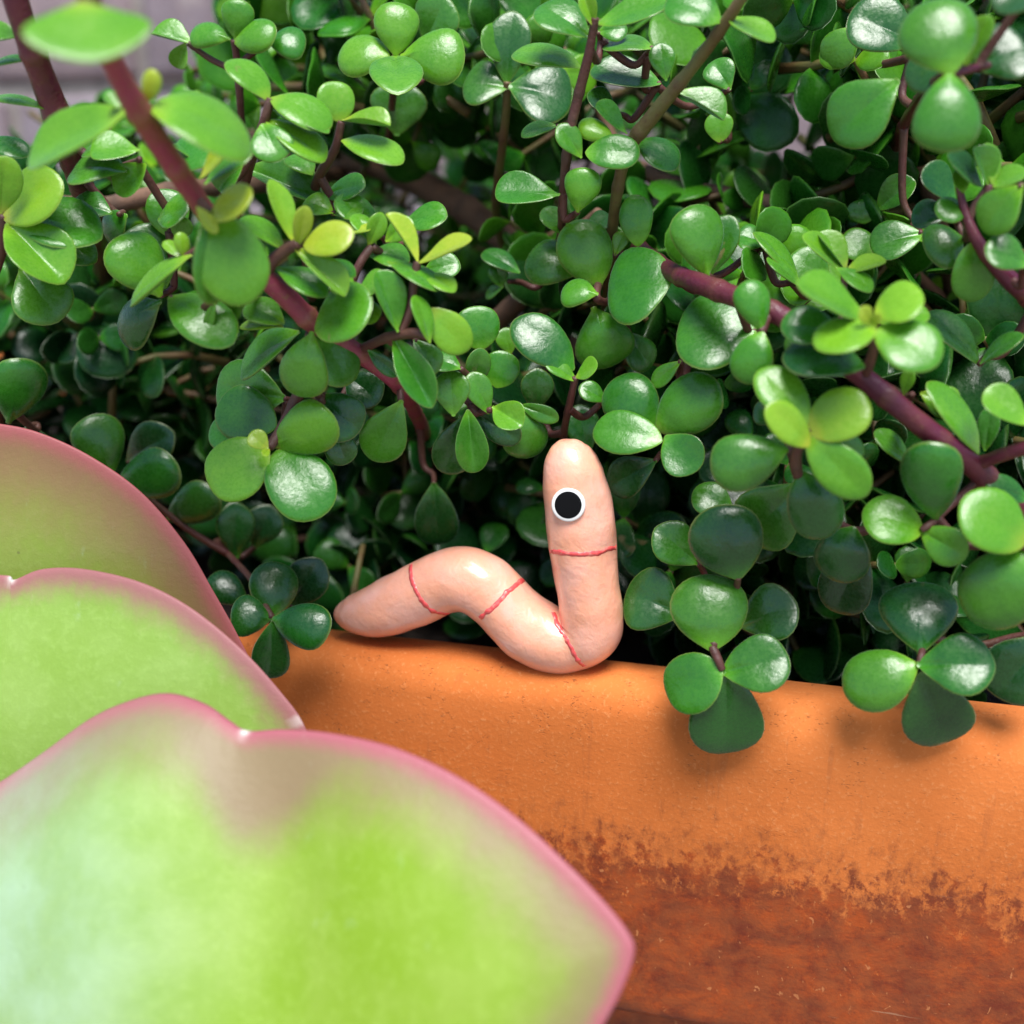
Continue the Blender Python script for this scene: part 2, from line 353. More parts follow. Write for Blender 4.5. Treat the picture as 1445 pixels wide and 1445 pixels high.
pup = dome('pupil', 19.2*px2m, .00012, .00038, M_BLACK, None); pup.parent = eye

# ------------------------------------------------------------------ paddle plant leaves in front
def g_(x, y, cx, cy, sx, sy): return math.exp(-((x-cx)/sx)**2-((y-cy)/sy)**2)
def paddle(name, outline, anchor, y0, tilt, turn, thick, relief, mat, center, foldf=None, sheenf=None, scars=()):
    # outline in photo pixels carried to a leaning plane through the anchor; the leaf gets thickness, rolled edge and relief of its own
    A = P(anchor[0], anchor[1], y0)
    n_ = Vector((math.sin(turn)*math.cos(tilt), -math.cos(turn)*math.cos(tilt), math.sin(tilt)))
    def onpl(px, py): d = ray(px, py); return CAM+d*((A-CAM).dot(n_)/d.dot(n_))
    pts = catmull(outline+[outline[0]], 8)[:-1]; n = len(pts); rings = [0.02, .15, .3, .45, .58, .7, .8, .87, .92, .955, .98, .994, 1.0]
    vv, rim, fo, bl, sc = [], [], [], [], []
    for side in (1, -1):
        for r in rings:
            for (x, y) in pts:
                px, py = center[0]+(x-center[0])*r, center[1]+(y-center[1])*r
                p = onpl(px, py); t = thick*.5*math.sqrt(max(0, 1-r**5))*side
                p = p+n_*(relief(px, py, r)*(1-r**6)+t); vv.append(p); rim.append(r); fo.append(foldf(px, py) if foldf else 0); bl.append(sheenf(px, py) if sheenf else 0); sc.append(sum(g_(px, py, a, b, c, c) for a, b, c in scars))
    m_ = len(rings); ff = []
    for s in range(2):
        o_ = s*m_*n
        for i in range(m_-1):
            for k in range(n):
                k2 = (k+1) % n; q = (o_+i*n+k, o_+i*n+k2, o_+(i+1)*n+k2, o_+(i+1)*n+k); ff.append(q if s == 0 else q[::-1])
        ff.append(tuple(range(o_+n-1, o_-1, -1)) if s == 0 else tuple(range(o_, o_+n)))
    for k in range(n): k2 = (k+1) % n; ff.append(((m_-1)*n+k, (m_-1)*n+k2, (2*m_-1)*n+k2, (2*m_-1)*n+k))
    o = obj(name, vv, ff, mat); fattr(o, 'rim', rim); fattr(o, 'fold', fo); fattr(o, 'painted_sheen', bl); fattr(o, 'scar', sc)
    bm = bmesh.new(); bm.from_mesh(o.data); bmesh.ops.remove_doubles(bm, verts=bm.verts, dist=1e-6); bmesh.ops.recalc_face_normals(bm, faces=bm.faces); bm.to_mesh(o.data); bm.free()
    return o, onpl
out1 = [(-330, 1330), (-180, 1215), (-60, 1135), (0, 1103), (60, 1062), (130, 1012), (190, 986), (240, 978), (290, 993), (325, 1017), (350, 1031), (400, 1029), (470, 1035), (560, 1056), (650, 1098), (730, 1154), (800, 1218), (855, 1275), (888, 1318), (895, 1345), (880, 1392), (850, 1450), (740, 1640), (600, 1860), (480, 2050), (420, 2200), (330, 2240), (240, 2200), (140, 2020), (-60, 1780), (-240, 1560)]
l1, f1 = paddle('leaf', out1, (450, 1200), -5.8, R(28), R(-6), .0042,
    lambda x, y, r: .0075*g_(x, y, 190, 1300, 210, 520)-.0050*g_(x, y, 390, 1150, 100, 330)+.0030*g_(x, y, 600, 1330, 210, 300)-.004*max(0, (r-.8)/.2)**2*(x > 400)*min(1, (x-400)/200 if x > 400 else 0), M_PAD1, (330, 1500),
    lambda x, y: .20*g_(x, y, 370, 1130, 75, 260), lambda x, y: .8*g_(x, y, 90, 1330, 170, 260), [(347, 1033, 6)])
out2 = [(-420, 1090), (-300, 930), (-160, 850), (-50, 815), (10, 812), (20, 818), (60, 803), (120, 803), (200, 822), (270, 858), (340, 915), (395, 975), (430, 1025), (452, 1100), (440, 1220), (400, 1400), (350, 1600), (310, 1760), (270, 1830), (180, 1830), (120, 1760), (-60, 1580), (-260, 1400), (-400, 1240)]
l2, f2 = paddle('leaf', out2, (250, 900), -3.2, R(14), R(4), .0030,
    lambda x, y, r: .0035*g_(x, y, 150, 1050, 260, 250)-.003*r**4, M_PAD2, (30, 1250), None, lambda x, y: 0, [(17, 817, 5), (420, 1017, 5)])
out3 = [(-420, 830), (-340, 690), (-220, 615), (-100, 588), (0, 598), (60, 612), (130, 645), (200, 695), (260, 765), (300, 832), (335, 895), (362, 955), (380, 1040), (370, 1180), (330, 1330), (290, 1450), (255, 1560), (190, 1590), (140, 1540), (0, 1390), (-200, 1240), (-360, 1060)]
l3, f3 = paddle('leaf', out3, (200, 750), -1.7, R(8), R(10), .0028,
    lambda x, y, r: .003*g_(x, y, 30, 850, 260, 250)-.003*r**4, M_PAD3, (0, 1050))
sbase = Vector((f1(330, 2200).x, f1(330, 2200).y+.006, GZ))
kal = empty('paddle_plant', sbase); tag(kal, 'paddle leaved succulent with broad pale green leaves edged in pink', 'plant')
for l in (l1, l2, l3): setpar(l, kal)
e1, e2, e3 = f1(330, 2215), f2(225, 1815), f3(220, 1575)
top = e3+Vector((.001, 0, .008))
stp = catmull([tuple(sbase), tuple(sbase.lerp(e1, .6)), tuple(e1.lerp(e2, .35)), tuple(e2), tuple(e3), tuple(top)], 10); stp = [Vector(q) for q in stp]
V, Fc = tube(stp, [.0085-.0035*i/len(stp) for i in range(len(stp))], 16); st_ = obj('stem', V, Fc, M_OLIVE); fattr(st_, 'node', [0]*len(V)); setpar(st_, kal)

# ------------------------------------------------------------------ leafy bush: leaf shapes
def leaf_geo(kind, var, seg, rings):
    rs = random.Random(kind+str(var))
    T, curl, cup, fold = {'n': (.065, .10, -.02, .17), 'p': (.115, .14, -.34, .03), 'c': (.045, -.10, .45, .05), 'f': (.045, .02, .1, .55), 'd': (.065, .07, -.02, .10), 'b': (.06, .28, -.1, .1)}[kind]
    curl *= rs.uniform(.7, 1.4); asym = rs.uniform(-.10, .10); ea, eb = rs.uniform(.82, 1.15), rs.uniform(.50, .60)
    if kind == 'd': ea, eb = rs.uniform(.64, .80), .50
    mx = (ea/(ea+eb))**ea*(eb/(ea+eb))**eb; wob = rs.uniform(0, 6)
    O = []
    for k in range(seg):
        a = 2*math.pi*k/seg; v = .5-.5*math.cos(a)          # 0 base .. 1 tip
        s = 1 if a < math.pi else -1
        h = .5*(v**ea*(1-v)**eb)/mx if 0 < v < 1 else 0
        h *= 1+.04*math.sin(3*a+wob)
        if v < .25: h = max(h, .05)
        O.append((s*h if 0 < v < 1 else 0, v+.02*math.sin(a*2+wob)*(v > .3)))
    V, rim, al = [], [], []
    for side in (1, -1):
        for r in rings:
            for (x, y) in O:
                X = x*r; Y = .58+(y-.58)*r; t = T*math.sqrt(max(0, 1-r**3.2))*(min(1, Y*2.2+.25))
                z = t*(1 if side > 0 else -.75)
                z += -curl*((Y-.15)**2)*1.2 + cup*X*X + fold*math.sqrt(X*X+.0016) + asym*X*Y
                z += -.03*math.exp(-(X/.05)**2)*(side > 0)*(kind in 'nf')*(seg > 20)*max(0, 1-Y)
                V.append((X, Y, z)); rim.append(r); al.append(Y)
    m_, n, Fs = len(rings), seg, []
    for s in range(2):
        o_ = s*m_*n
        for i in range(m_-1):
            for k in range(n):
                k2 = (k+1) % n; q = (o_+i*n+k, o_+i*n+k2, o_+(i+1)*n+k2, o_+(i+1)*n+k); Fs.append(q[::-1] if s == 0 else q)
        Fs.append(tuple(range(o_, o_+n))[::1 if s else -1] if s else tuple(range(o_+n-1, o_-1, -1)))
    for k in range(n): k2 = (k+1) % n; Fs.append(((m_-1)*n+k2, (m_-1)*n+k, (2*m_-1)*n+k, (2*m_-1)*n+k2))
    return V, Fs, rim, al
LM = {}
for kind in 'npcfdb':
    for var in range(3):
        V, Fs, rim, al = leaf_geo(kind, var, 28, [.04, .3, .55, .75, .88, .95, .985, 1.0])
        o = obj('leaf', V, Fs, M_LEAF); fattr(o, 'rim', rim); fattr(o, 'along', al)
        bm = bmesh.new(); bm.from_mesh(o.data); bmesh.ops.recalc_face_normals(bm, faces=bm.faces); bm.to_mesh(o.data); bm.free()
        LM[kind, var] = o.data; bpy.data.objects.remove(o)

# base x, base y, tip x, tip y, seen width (all photo pixels); cm behind the trough's face; tone 0 dark .. 1 pale; shape; roll; tip offset in cm
LEAVES = '''
1005 916 999 804 112 -.5 .35 p 0 .5
1017 941 936 985 86 -.6 .38 d 10 -.2
1021 949 1116 926 82 -.6 .33 n -10 -.1
1021 947 1028 1070 106 -.55 .2 n 0 .1
961 866 882 833 92 .8 .2 n 0 0
1044 883 1123 850 80 .6 .2 n 0 0
1300 922 1291 812 110 -.4 .15 p 0 .7
1293 939 1184 974 88 -.55 .38 p 0 -.1
1296 938 1406 938 86 -.6 .3 n 0 -.3
1300 951 1340 1054 100 -.45 .12 n 0 .12
1480 900 1400 985 92 .1 .1 n 0 0
165 250 97 234 52 -1 .3 n 25 0
500 420 466 386 36 -1 .6 n 30 0
500 420 548 400 36 -1 .62 c -30 0
500 424 532 454 36 -1.1 .55 n -20 0
470 300 428 282 34 .2 .5 n 30 0
470 302 512 288 34 .2 .5 n -30 0
330 350 285 340 38 -.9 .5 n 20 0
215 300 262 292 36 -.4 .4 n -20 0
90 215 50 250 40 -.6 .4 n 0 0
1080 345 1040 330 34 2.4 .5 n 25 0
1140 470 1108 500 30 -.6 .45 n 0 0
165 196 110 205 22 -1 .45 n 40 0
195 205 128 216 36 -1.2 .5 c 30 0
210 236 164 272 42 -.8 .45 n 0 0
32 52 -25 60 24 -1.8 .4 n 40 0
42 85 -22 82 16 -1.6 .45 n 45 0
60 153 -22 124 18 -1.3 .4 b 45 0
-20 200 39 209 28 -1 .3 n -20 0
300 240 248 200 46 -.8 .45 n 30 0
345 226 308 272 42 -.6 .4 n 0 0
535 332 474 274 42 .3 .42 n 20 0
460 276 516 259 32 .6 .4 n -20 0
440 246 409 211 36 .3 .4 n 20 0
570 316 629 300 36 2 .45 n -15 0
600 381 651 372 36 1 .3 n 0 0
150 300 95 285 46 -.2 .3 n 15 0
185 305 140 330 44 .2 .3 p 0 0
1457 780 1362 880 108 -.8 .36 p 0 0
1320 732 1313 627 86 -.3 .36 p 0 -.4
1300 748 1217 722 70 -.3 .62 d 15 -.2
1301 750 1366 785 56 -.3 .55 n 20 -.3
1443 768 1358 705 86 -.9 .72 d 10 0
1450 705 1390 680 36 .2 .35 n 30 0
1137 597 1074 515 60 -1.2 .6 d 25 .3
1139 606 1232 567 74 -1.2 .86 d -15 0
1141 628 1084 570 46 -1.5 .8 d 20 -.2
1142 621 1226 700 66 -1.3 .58 d 15 -.1
1110 634 1000 662 84 -.9 .32 p 0 -.2
1100 592 1066 572 42 0 .2 n 0 0
1145 615 1222 640 42 -.6 .4 n 0 0
1130 668 1170 766 80 -.6 .22 p 0 -.2
1205 745 1170 824 80 .2 .15 p 0 -.2
1215 770 1180 870 76 .8 .05 n 0 0
1128 684 1050 765 95 .4 .33 n 0 0
1042 815 1010 711 108 -.2 .12 p 0 0
985 795 925 745 62 1 .33 n 0 0
1030 722 978 690 50 .8 .35 d 0 0
1222 448 1119 407 50 -1 .6 c 45 -.3
1236 443 1302 412 52 -1 .72 d -35 0
1230 457 1154 490 56 -1.3 .66 d 30 -.5
1238 468 1330 506 68 -1.2 .55 d -20 -.4
1228 458 1216 434 20 -1.4 .98 n 0 -.2
1230 460 1242 444 13 -1.4 1 n 0 -.2
1218 517 1105 488 58 -1.0 .25 b 25 0
1190 470 1102 455 52 -.8 .4 n 15 0
1240 455 1312 440 36 0 .7 n -20 0
998 390 977 284 78 1.4 .46 p 0 0
1000 390 1030 302 48 2.2 .35 n 0 0
1064 468 949 466 114 1 .36 d 0 0
1075 468 1052 392 52 -.3 .5 p 0 0
1076 470 1043 542 60 -.4 .46 p 0 -.2
1128 402 1068 322 24 2 .5 n 55 0
1130 404 1082 362 20 1.8 .5 n 50 -.2
1190 380 1127 333 24 1 .66 c 50 0
1192 380 1153 328 22 1 .78 f 50 .1
1195 382 1253 371 26 .8 .84 c -50 0
1180 378 1232 408 24 .7 .6 n -50 -.3
1165 397 1118 355 52 3 .5 d 0 0
1085 425 1080 377 34 3 .5 n 0 0
1342 102 1312 -12 106 -.5 .4 p 0 .3
1340 104 1334 212 94 -.5 .42 p 0 -.4
1266 115 1172 196 90 1.5 .42 n 0 0
1378 95 1452 60 92 .5 .15 n 0 0
1460 -20 1408 22 52 -.5 .15 n 30 0
1345 62 1288 130 60 .8 .2 n 0 0
1290 60 1195 20 76 3 .25 n 0 0
1205 40 1165 92 52 4 .4 n 0 0
1362 95 1398 18 36 .3 .65 n 0 0
1385 263 1333 220 28 1 .45 c 40 0
1393 262 1374 207 28 1 .62 f 40 0
1400 258 1401 195 26 1 .6 n 40 .2
1397 262 1452 244 30 1 .6 c -40 0
1442 262 1384 327 60 .2 .5 n 0 0
1450 375 1393 344 44 .3 .35 n 20 0
1350 270 1297 240 38 2 .3 n 20 0
1358 285 1330 302 42 1.2 .5 b 0 -.5
1360 272 1350 239 21 1 .55 n 20 0
1335 305 1284 303 42 2 .2 n 0 0
1362 350 1306 350 68 1.6 .32 p 0 0
1373 343 1371 429 58 1 .46 d 0 0
1300 330 1226 350 56 4 .35 n 0 0
1235 355 1185 335 46 4.5 .5 d 0 0
1150 332 1165 287 44 5 .3 d 0 0
1215 320 1217 279 46 5 .33 d 0 0
1245 290 1292 254 42 5 .35 n 0 0
1380 515 1312 435 36 1.5 .3 n 40 0
1385 512 1442 468 24 1 .35 n -40 0
1455 600 1382 556 42 -.5 .6 c 40 0
1380 638 1324 528 36 0 .5 b 50 0
1300 555 1356 576 46 .5 .7 n 0 0
1275 557 1285 519 20 .4 .7 n 0 0
1390 635 1398 572 30 .6 .4 n 0 0
1285 657 1237 606 26 .5 .5 n 40 0
845 402 811 305 80 2.5 .42 p 0 0
815 386 744 352 68 3 .36 p 0 0
948 390 852 412 102 1.8 .42 d 0 0
843 415 789 407 44 1.8 .5 p 0 0
838 435 866 521 88 2.2 .55 p 0 -.2
880 470 920 520 46 2.8 .4 n 0 0
900 346 897 272 48 2.6 .5 d 0 0
868 360 880 325 23 2.8 .6 n 0 0
800 330 764 294 32 3 .4 n 20 0
830 322 863 304 28 3.2 .35 n -20 0
740 378 679 354 28 4 .3 n 40 0
703 408 698 371 29 4 .5 n 0 0
710 405 683 418 16 4 .4 n 0 0
680 492 668 429 66 1.6 .5 d 0 0
808 520 728 442 66 1.2 .3 b 20 -.2
812 537 768 507 24 1.1 .5 n 30 0
812 533 847 514 28 1.1 .75 c -30 0
720 500 712 462 32 2.5 .6 n 0 0
700 546 716 494 52 1.4 .5 d 0 0
755 580 760 520 46 2.2 .2 n 0 0
665 550 680 492 34 .9 .35 n 30 0
690 583 664 525 38 .6 .46 n 20 0
696 575 740 602 46 .5 .6 f 0 -.2
735 572 790 592 26 1.2 .4 n 20 0
668 582 737 622 42 .9 .1 n 10 0
735 580 745 652 68 1.2 .42 p 0 0
660 580 670 668 46 .4 .42 f 0 0
658 585 628 672 58 .8 .2 n 0 0
922 600 860 532 82 1.5 .36 p 0 0
928 606 1014 538 84 .9 .42 p 0 -.2
932 622 835 600 62 .6 .42 d 15 0
940 616 986 668 64 .7 .36 c 15 -.2
960 510 918 545 26 1.8 .5 n 0 0
830 640 815 570 48 2.5 .3 n 0 0
925 650 855 690 56 2 .1 n 0 0
855 566 818 544 28 1.9 .4 n 30 0
612 683 620 773 62 3 .15 n 0 0
377 633 290 690 88 -1.2 .56 d 10 -.5
391 638 456 732 94 -1.1 .44 d 0 -.4
385 630 468 588 80 -1 .64 p 0 -.3
440 470 418 565 74 -1.3 .44 p 0 -.3
388 602 304 566 80 -.6 .3 d 0 0
400 562 300 545 88 -.2 .35 n 0 0
370 622 290 605 52 -.2 .4 n 0 0
420 470 334 526 42 -.9 .46 n 35 0
450 560 508 612 72 -.6 .25 n 0 0
490 530 537 567 56 .2 .15 n 0 0
470 602 490 657 46 -.3 .3 n 0 0
378 632 351 611 29 -1.6 .94 n 0 -.1
380 634 371 643 12 -1.6 .9 n 0 -.1
566 567 524 654 66 -.2 .46 n 0 -.1
446 465 524 422 74 -1.4 .62 d -10 0
447 466 494 545 68 -1 .4 d 0 0
557 480 611 577 48 -1 .42 f 10 -.2
520 495 563 531 24 -.8 .3 n 40 0
560 467 529 379 44 -1.2 .56 f 30 0
606 483 585 414 27 -1.4 .7 n 50 -.1
606 437 661 498 54 -1.1 .72 d 25 0
585 480 617 526 42 -.4 .35 n 0 0
640 586 635 521 52 .3 .36 n 0 0
650 520 608 504 32 .4 .5 n 20 0
588 369 544 301 20 -1 .82 f 50 0
591 371 669 341 22 -1 .9 c -55 .1
548 370 622 404 26 -1 .52 n -50 -.2
597 386 643 408 23 -.9 .66 n -50 -.1
488 328 525 328 16 -.4 .86 c -40 0
520 346 540 300 28 -.4 .7 n 30 0
530 346 499 299 26 -.3 .6 n 35 0
545 340 582 309 32 -.3 .5 n 0 0
520 360 579 362 34 -.2 .4 n -30 0
414 341 379 254 32 -1.8 .66 c 35 0
420 346 431 289 28 -1.8 1 n 30 0
430 346 499 331 48 -1.8 .96 d 0 0
414 350 491 421 36 -1.8 .74 f -25 0
390 378 463 413 36 -1.6 .5 n -30 0
450 370 503 386 22 -1.6 .4 n -40 0
400 351 338 304 30 -1.7 .6 n 40 0
300 302 352 430 98 -3.1 .52 d 0 0
292 304 304 432 56 -3.2 .4 n -40 0
298 302 354 274 42 -3.2 1 d -10 0
278 292 307 331 20 -3.4 .9 n 20 0
268 362 178 430 26 -2.2 .56 n 40 0
262 362 254 326 22 -2.1 .72 p 0 0
255 363 232 341 18 -2.1 .7 c 0 0
225 416 172 326 82 -.8 .46 p 0 0
232 405 192 314 80 -.2 .3 n 0 0
225 430 158 476 64 0 .2 p 0 0
240 420 328 472 70 -1.8 .5 b 0 -.2
304 424 290 468 15 -2 .5 n 0 0
400 456 344 429 42 -1.2 .6 n 20 0
398 461 337 456 20 -1.2 .8 n 40 0
240 336 235 262 60 0 .35 d 0 0
262 345 257 305 32 -.3 .45 n 0 0
5 304 84 252 64 -1.5 .72 d 0 0
8 300 142 328 70 -1.2 .4 n -15 0
12 318 92 402 82 -1.6 .46 f 0 0
30 380 82 452 82 -1 .3 n 0 0
60 330 136 366 46 -.5 .3 n 0 0
0 300 8 218 52 -1.8 .7 n 0 0
176 160 44 236 46 -4 .55 c 40 .3
212 152 368 186 72 -4 .56 b -45 .8
118 4 132 98 172 -6.3 .62 c 0 -.6
208 142 217 97 28 -4 .95 p 0 0
168 152 152 131 20 -4 .5 n 0 0
283 251 336 196 20 -2.6 .86 n -30 0
290 259 353 211 24 -2.4 .35 n -30 0
250 236 312 189 48 -1 .4 n -20 0
378 141 329 71 42 -.5 .62 n 30 0
383 139 470 166 42 -.5 .6 n -35 -.1
376 170 462 226 40 -.5 .5 n -30 0
370 176 396 227 60 -.7 .42 n 0 -.3
350 240 452 286 52 .5 .3 n -20 0
385 156 466 196 22 -.4 .5 n -40 0
480 171 469 111 54 0 .62 d 0 0
484 171 554 178 20 0 .74 n -50 0
484 198 571 213 32 0 .55 b -40 0
480 175 460 140 26 .1 .5 n 40 0
324 55 264 41 40 3 .45 p 0 0
332 55 335 -3 46 3 .46 p 0 0
330 57 388 41 44 3 .5 p 0 0
380 60 432 56 44 3.3 .35 p 0 0
268 62 213 47 26 3 .5 n 30 0
262 60 250 98 27 3 .5 n 0 0
558 78 562 -3 66 3 .52 p 0 0
548 78 472 70 56 3 .5 p 0 0
566 80 656 70 72 3 .5 p 0 0
558 79 561 122 74 3 .46 n 0 -1.6
600 60 630 -4 64 4.5 .3 n 0 0
560 190 565 114 78 5 .2 n 0 0
715 118 722 12 60 4.5 .25 n 0 0
716 123 652 116 60 4.5 .3 n 0 0
720 122 808 142 80 4.4 .2 n 0 0
818 95 723 57 32 2 .5 b 40 0
830 52 758 4 52 1.5 .42 n 20 0
838 36 822 -10 24 1.4 .8 n 0 0
842 34 946 10 44 1.5 .6 c -30 0
1016 30 940 -10 54 1 .5 b 20 0
1028 25 1091 66 30 1 .6 c -40 0
845 45 886 40 32 2.5 .5 n 0 0
920 68 849 51 25 2.5 .42 n 45 0
940 113 930 58 36 2 .4 n 0 0
930 118 830 104 38 3 .3 n 40 0
956 132 1023 171 28 2 .42 n -40 0
1030 126 1004 84 44 4 .45 n 0 0
1015 200 1015 156 40 4 .6 d 0 0
870 160 827 134 32 3 .3 n 30 0
868 200 816 168 34 2 .7 p 0 0
820 222 789 174 34 1.8 .5 n 0 0
828 215 906 216 46 1.8 .5 d 0 0
900 200 962 226 40 2.5 .35 n -20 0
786 178 733 190 20 2.5 .45 n 40 0
884 188 838 147 22 2.2 .5 n 40 0
815 299 825 234 54 1.8 .6 p 0 0
788 275 698 274 42 2 .5 n 20 0
384 868 390 787 70 -.3 .2 p 0 .4
383 873 323 866 62 -.5 .2 p 0 -.2
386 873 463 890 68 -.9 .22 p 0 -.3
385 878 382 962 54 -.9 .08 n 0 0
410 856 452 790 60 .8 .05 n 0 0
350 850 290 814 50 .5 .12 p 0 0
158 672 124 584 74 1 .3 p 0 0
162 690 247 655 74 1 .3 p 0 0
235 735 302 694 62 2 .2 p 0 0
180 650 241 610 62 2 .05 n 0 0
335 786 330 709 52 2.5 .15 n 0 0
360 772 382 714 52 3 .05 n 0 0
12 596 36 507 74 -.5 .36 p 0 0
40 600 52 652 52 .5 .1 n 0 0
'''
# main stems: (px, py, cm behind face, radius px) ...
STEMS = [
 ('stem', M_PINK, [(118, -40, -5.8, 19), (135, 35, -5.2, 19), (165, 100, -4.6, 19), (195, 155, -4.1, 20), (250, 240, -3.2, 18), (300, 312, -2.5, 17), (345, 365, -1.9, 17), (400, 415, -1.4, 17), (445, 458, -1.0, 17), (515, 505, -.5, 14), (563, 545, .2, 12), (585, 580, 2.0, 11), (600, 620, 5, 11), (610, 700, 8, 11)]),
 ('stem', M_RED, [(10, -40, -2.2, 20), (38, 50, -1.8, 20), (68, 130, -1.2, 21), (100, 215, -.6, 21), (122, 285, 1.2, 18), (142, 350, 4.5, 17), (160, 450, 8, 17), (170, 620, 10, 17)]),
 ('stem', M_RED, [(900, 350, 3.5, 14), (950, 385, 1.8, 15), (1000, 405, .8, 17), (1095, 442, 0, 17), (1160, 488, -.3, 18), (1215, 530, -.4, 18), (1300, 600, -.3, 18), (1385, 668, .2, 19), (1450, 740, 1.2, 20), (1500, 840, 3, 22), (1510, 960, 5, 24)]),
 ('stem', M_RED, [(1380, 655, .1, 10), (1420, 640, -.2, 11), (1480, 622, -.5, 11), (1540, 590, -.4, 9)]),
 ('trunk', M_BARK, [(330, 190, 13, 17), (440, 222, 12, 20), (530, 232, 11, 21), (640, 285, 10, 22), (730, 352, 9, 22), (790, 425, 8.5, 22), (830, 520, 8, 24), (845, 660, 8, 27), (850, 900, 8, 30), (850, 1010, 8, 33)]),
 ('stem', M_BARK, [(700, 455, 6.5, 17), (740, 415, 6, 17), (780, 368, 6, 15), (815, 330, 5.5, 12), (845, 300, 5, 9)]),
 ('stem', M_OLIVE, [(1075, -50, .6, 10), (1035, 15, .9, 10), (985, 85, 1.5, 10), (920, 165, 2, 12), (885, 215, 2.3, 11), (868, 290, 2.8, 9), (860, 380, 4, 9), (850, 520, 7, 9)]),
 ('stem', M_TWIG, [(840, 25, 1.4, 6), (830, 80, 1.6, 8), (815, 140, 1.8, 8), (802, 200, 1.9, 8), (794, 280, 2.3, 7), (790, 340, 3.4, 7), (770, 420, 6, 8)]),
 ('stem', M_BARK, [(900, 238, 8, 13), (960, 262, 7.2, 13), (1040, 278, 6.8, 13), (1130, 300, 6.5, 12), (1230, 350, 7, 12), (1330, 430, 8, 13), (1400, 560, 9, 14)]),
 ('stem', M_BARK, [(1040, 40, 12, 15), (1100, 50, 11, 15), (1180, 60, 10, 15), (1250, 110, 9, 14), (1290, 190, 8, 14), (1320, 300, 7.5, 14), (1350, 420, 8, 15)]),
 ('stem', M_RED, [(1352, 255, 1.1, 5), (1362, 300, 1, 7), (1382, 345, .9, 10), (1420, 390, 1, 14), (1460, 430, 1.4, 16), (1520, 520, 3, 18)]),
 ('stem', M_OLIVE, [(716, 115, 4.5, 6), (714, 160, 4.8, 7), (708, 215, 5.4, 7), (700, 300, 7, 7), (720, 380, 8.5, 8)]),
 ('stem', M_BARK, [(60, 285, 4, 13), (150, 290, 3.5, 14), (250, 268, 4, 14), (350, 262, 6, 14), (430, 250, 9, 14), (480, 245, 11.5, 13)]),
 ('stem', M_RED, [(1395, 92, .3, 6), (1350, 102, -.2, 8), (1330, 108, 0, 8), (1300, 135, 2, 8), (1270, 190, 5, 9), (1260, 250, 7.2, 9)]),
 ('stem', M_BARK, [(640, 40, 9, 10), (700, 32, 8.5, 10), (760, 45, 8, 9), (830, 120, 8, 9), (880, 240, 8, 10)]),
 ('stem', M_BARK, [(330, 770, 6, 6), (400, 763, 6.5, 6), (500, 752, 7.5, 6), (590, 757, 8, 6), (700, 770, 9, 7), (800, 790, 8, 8)]),
 ('stem', M_OLIVE, [(512, 770, 4.4, 4), (506, 800, 3.8, 5), (498, 850, 3.5, 5), (495, 930, 3.6, 5)]),
]
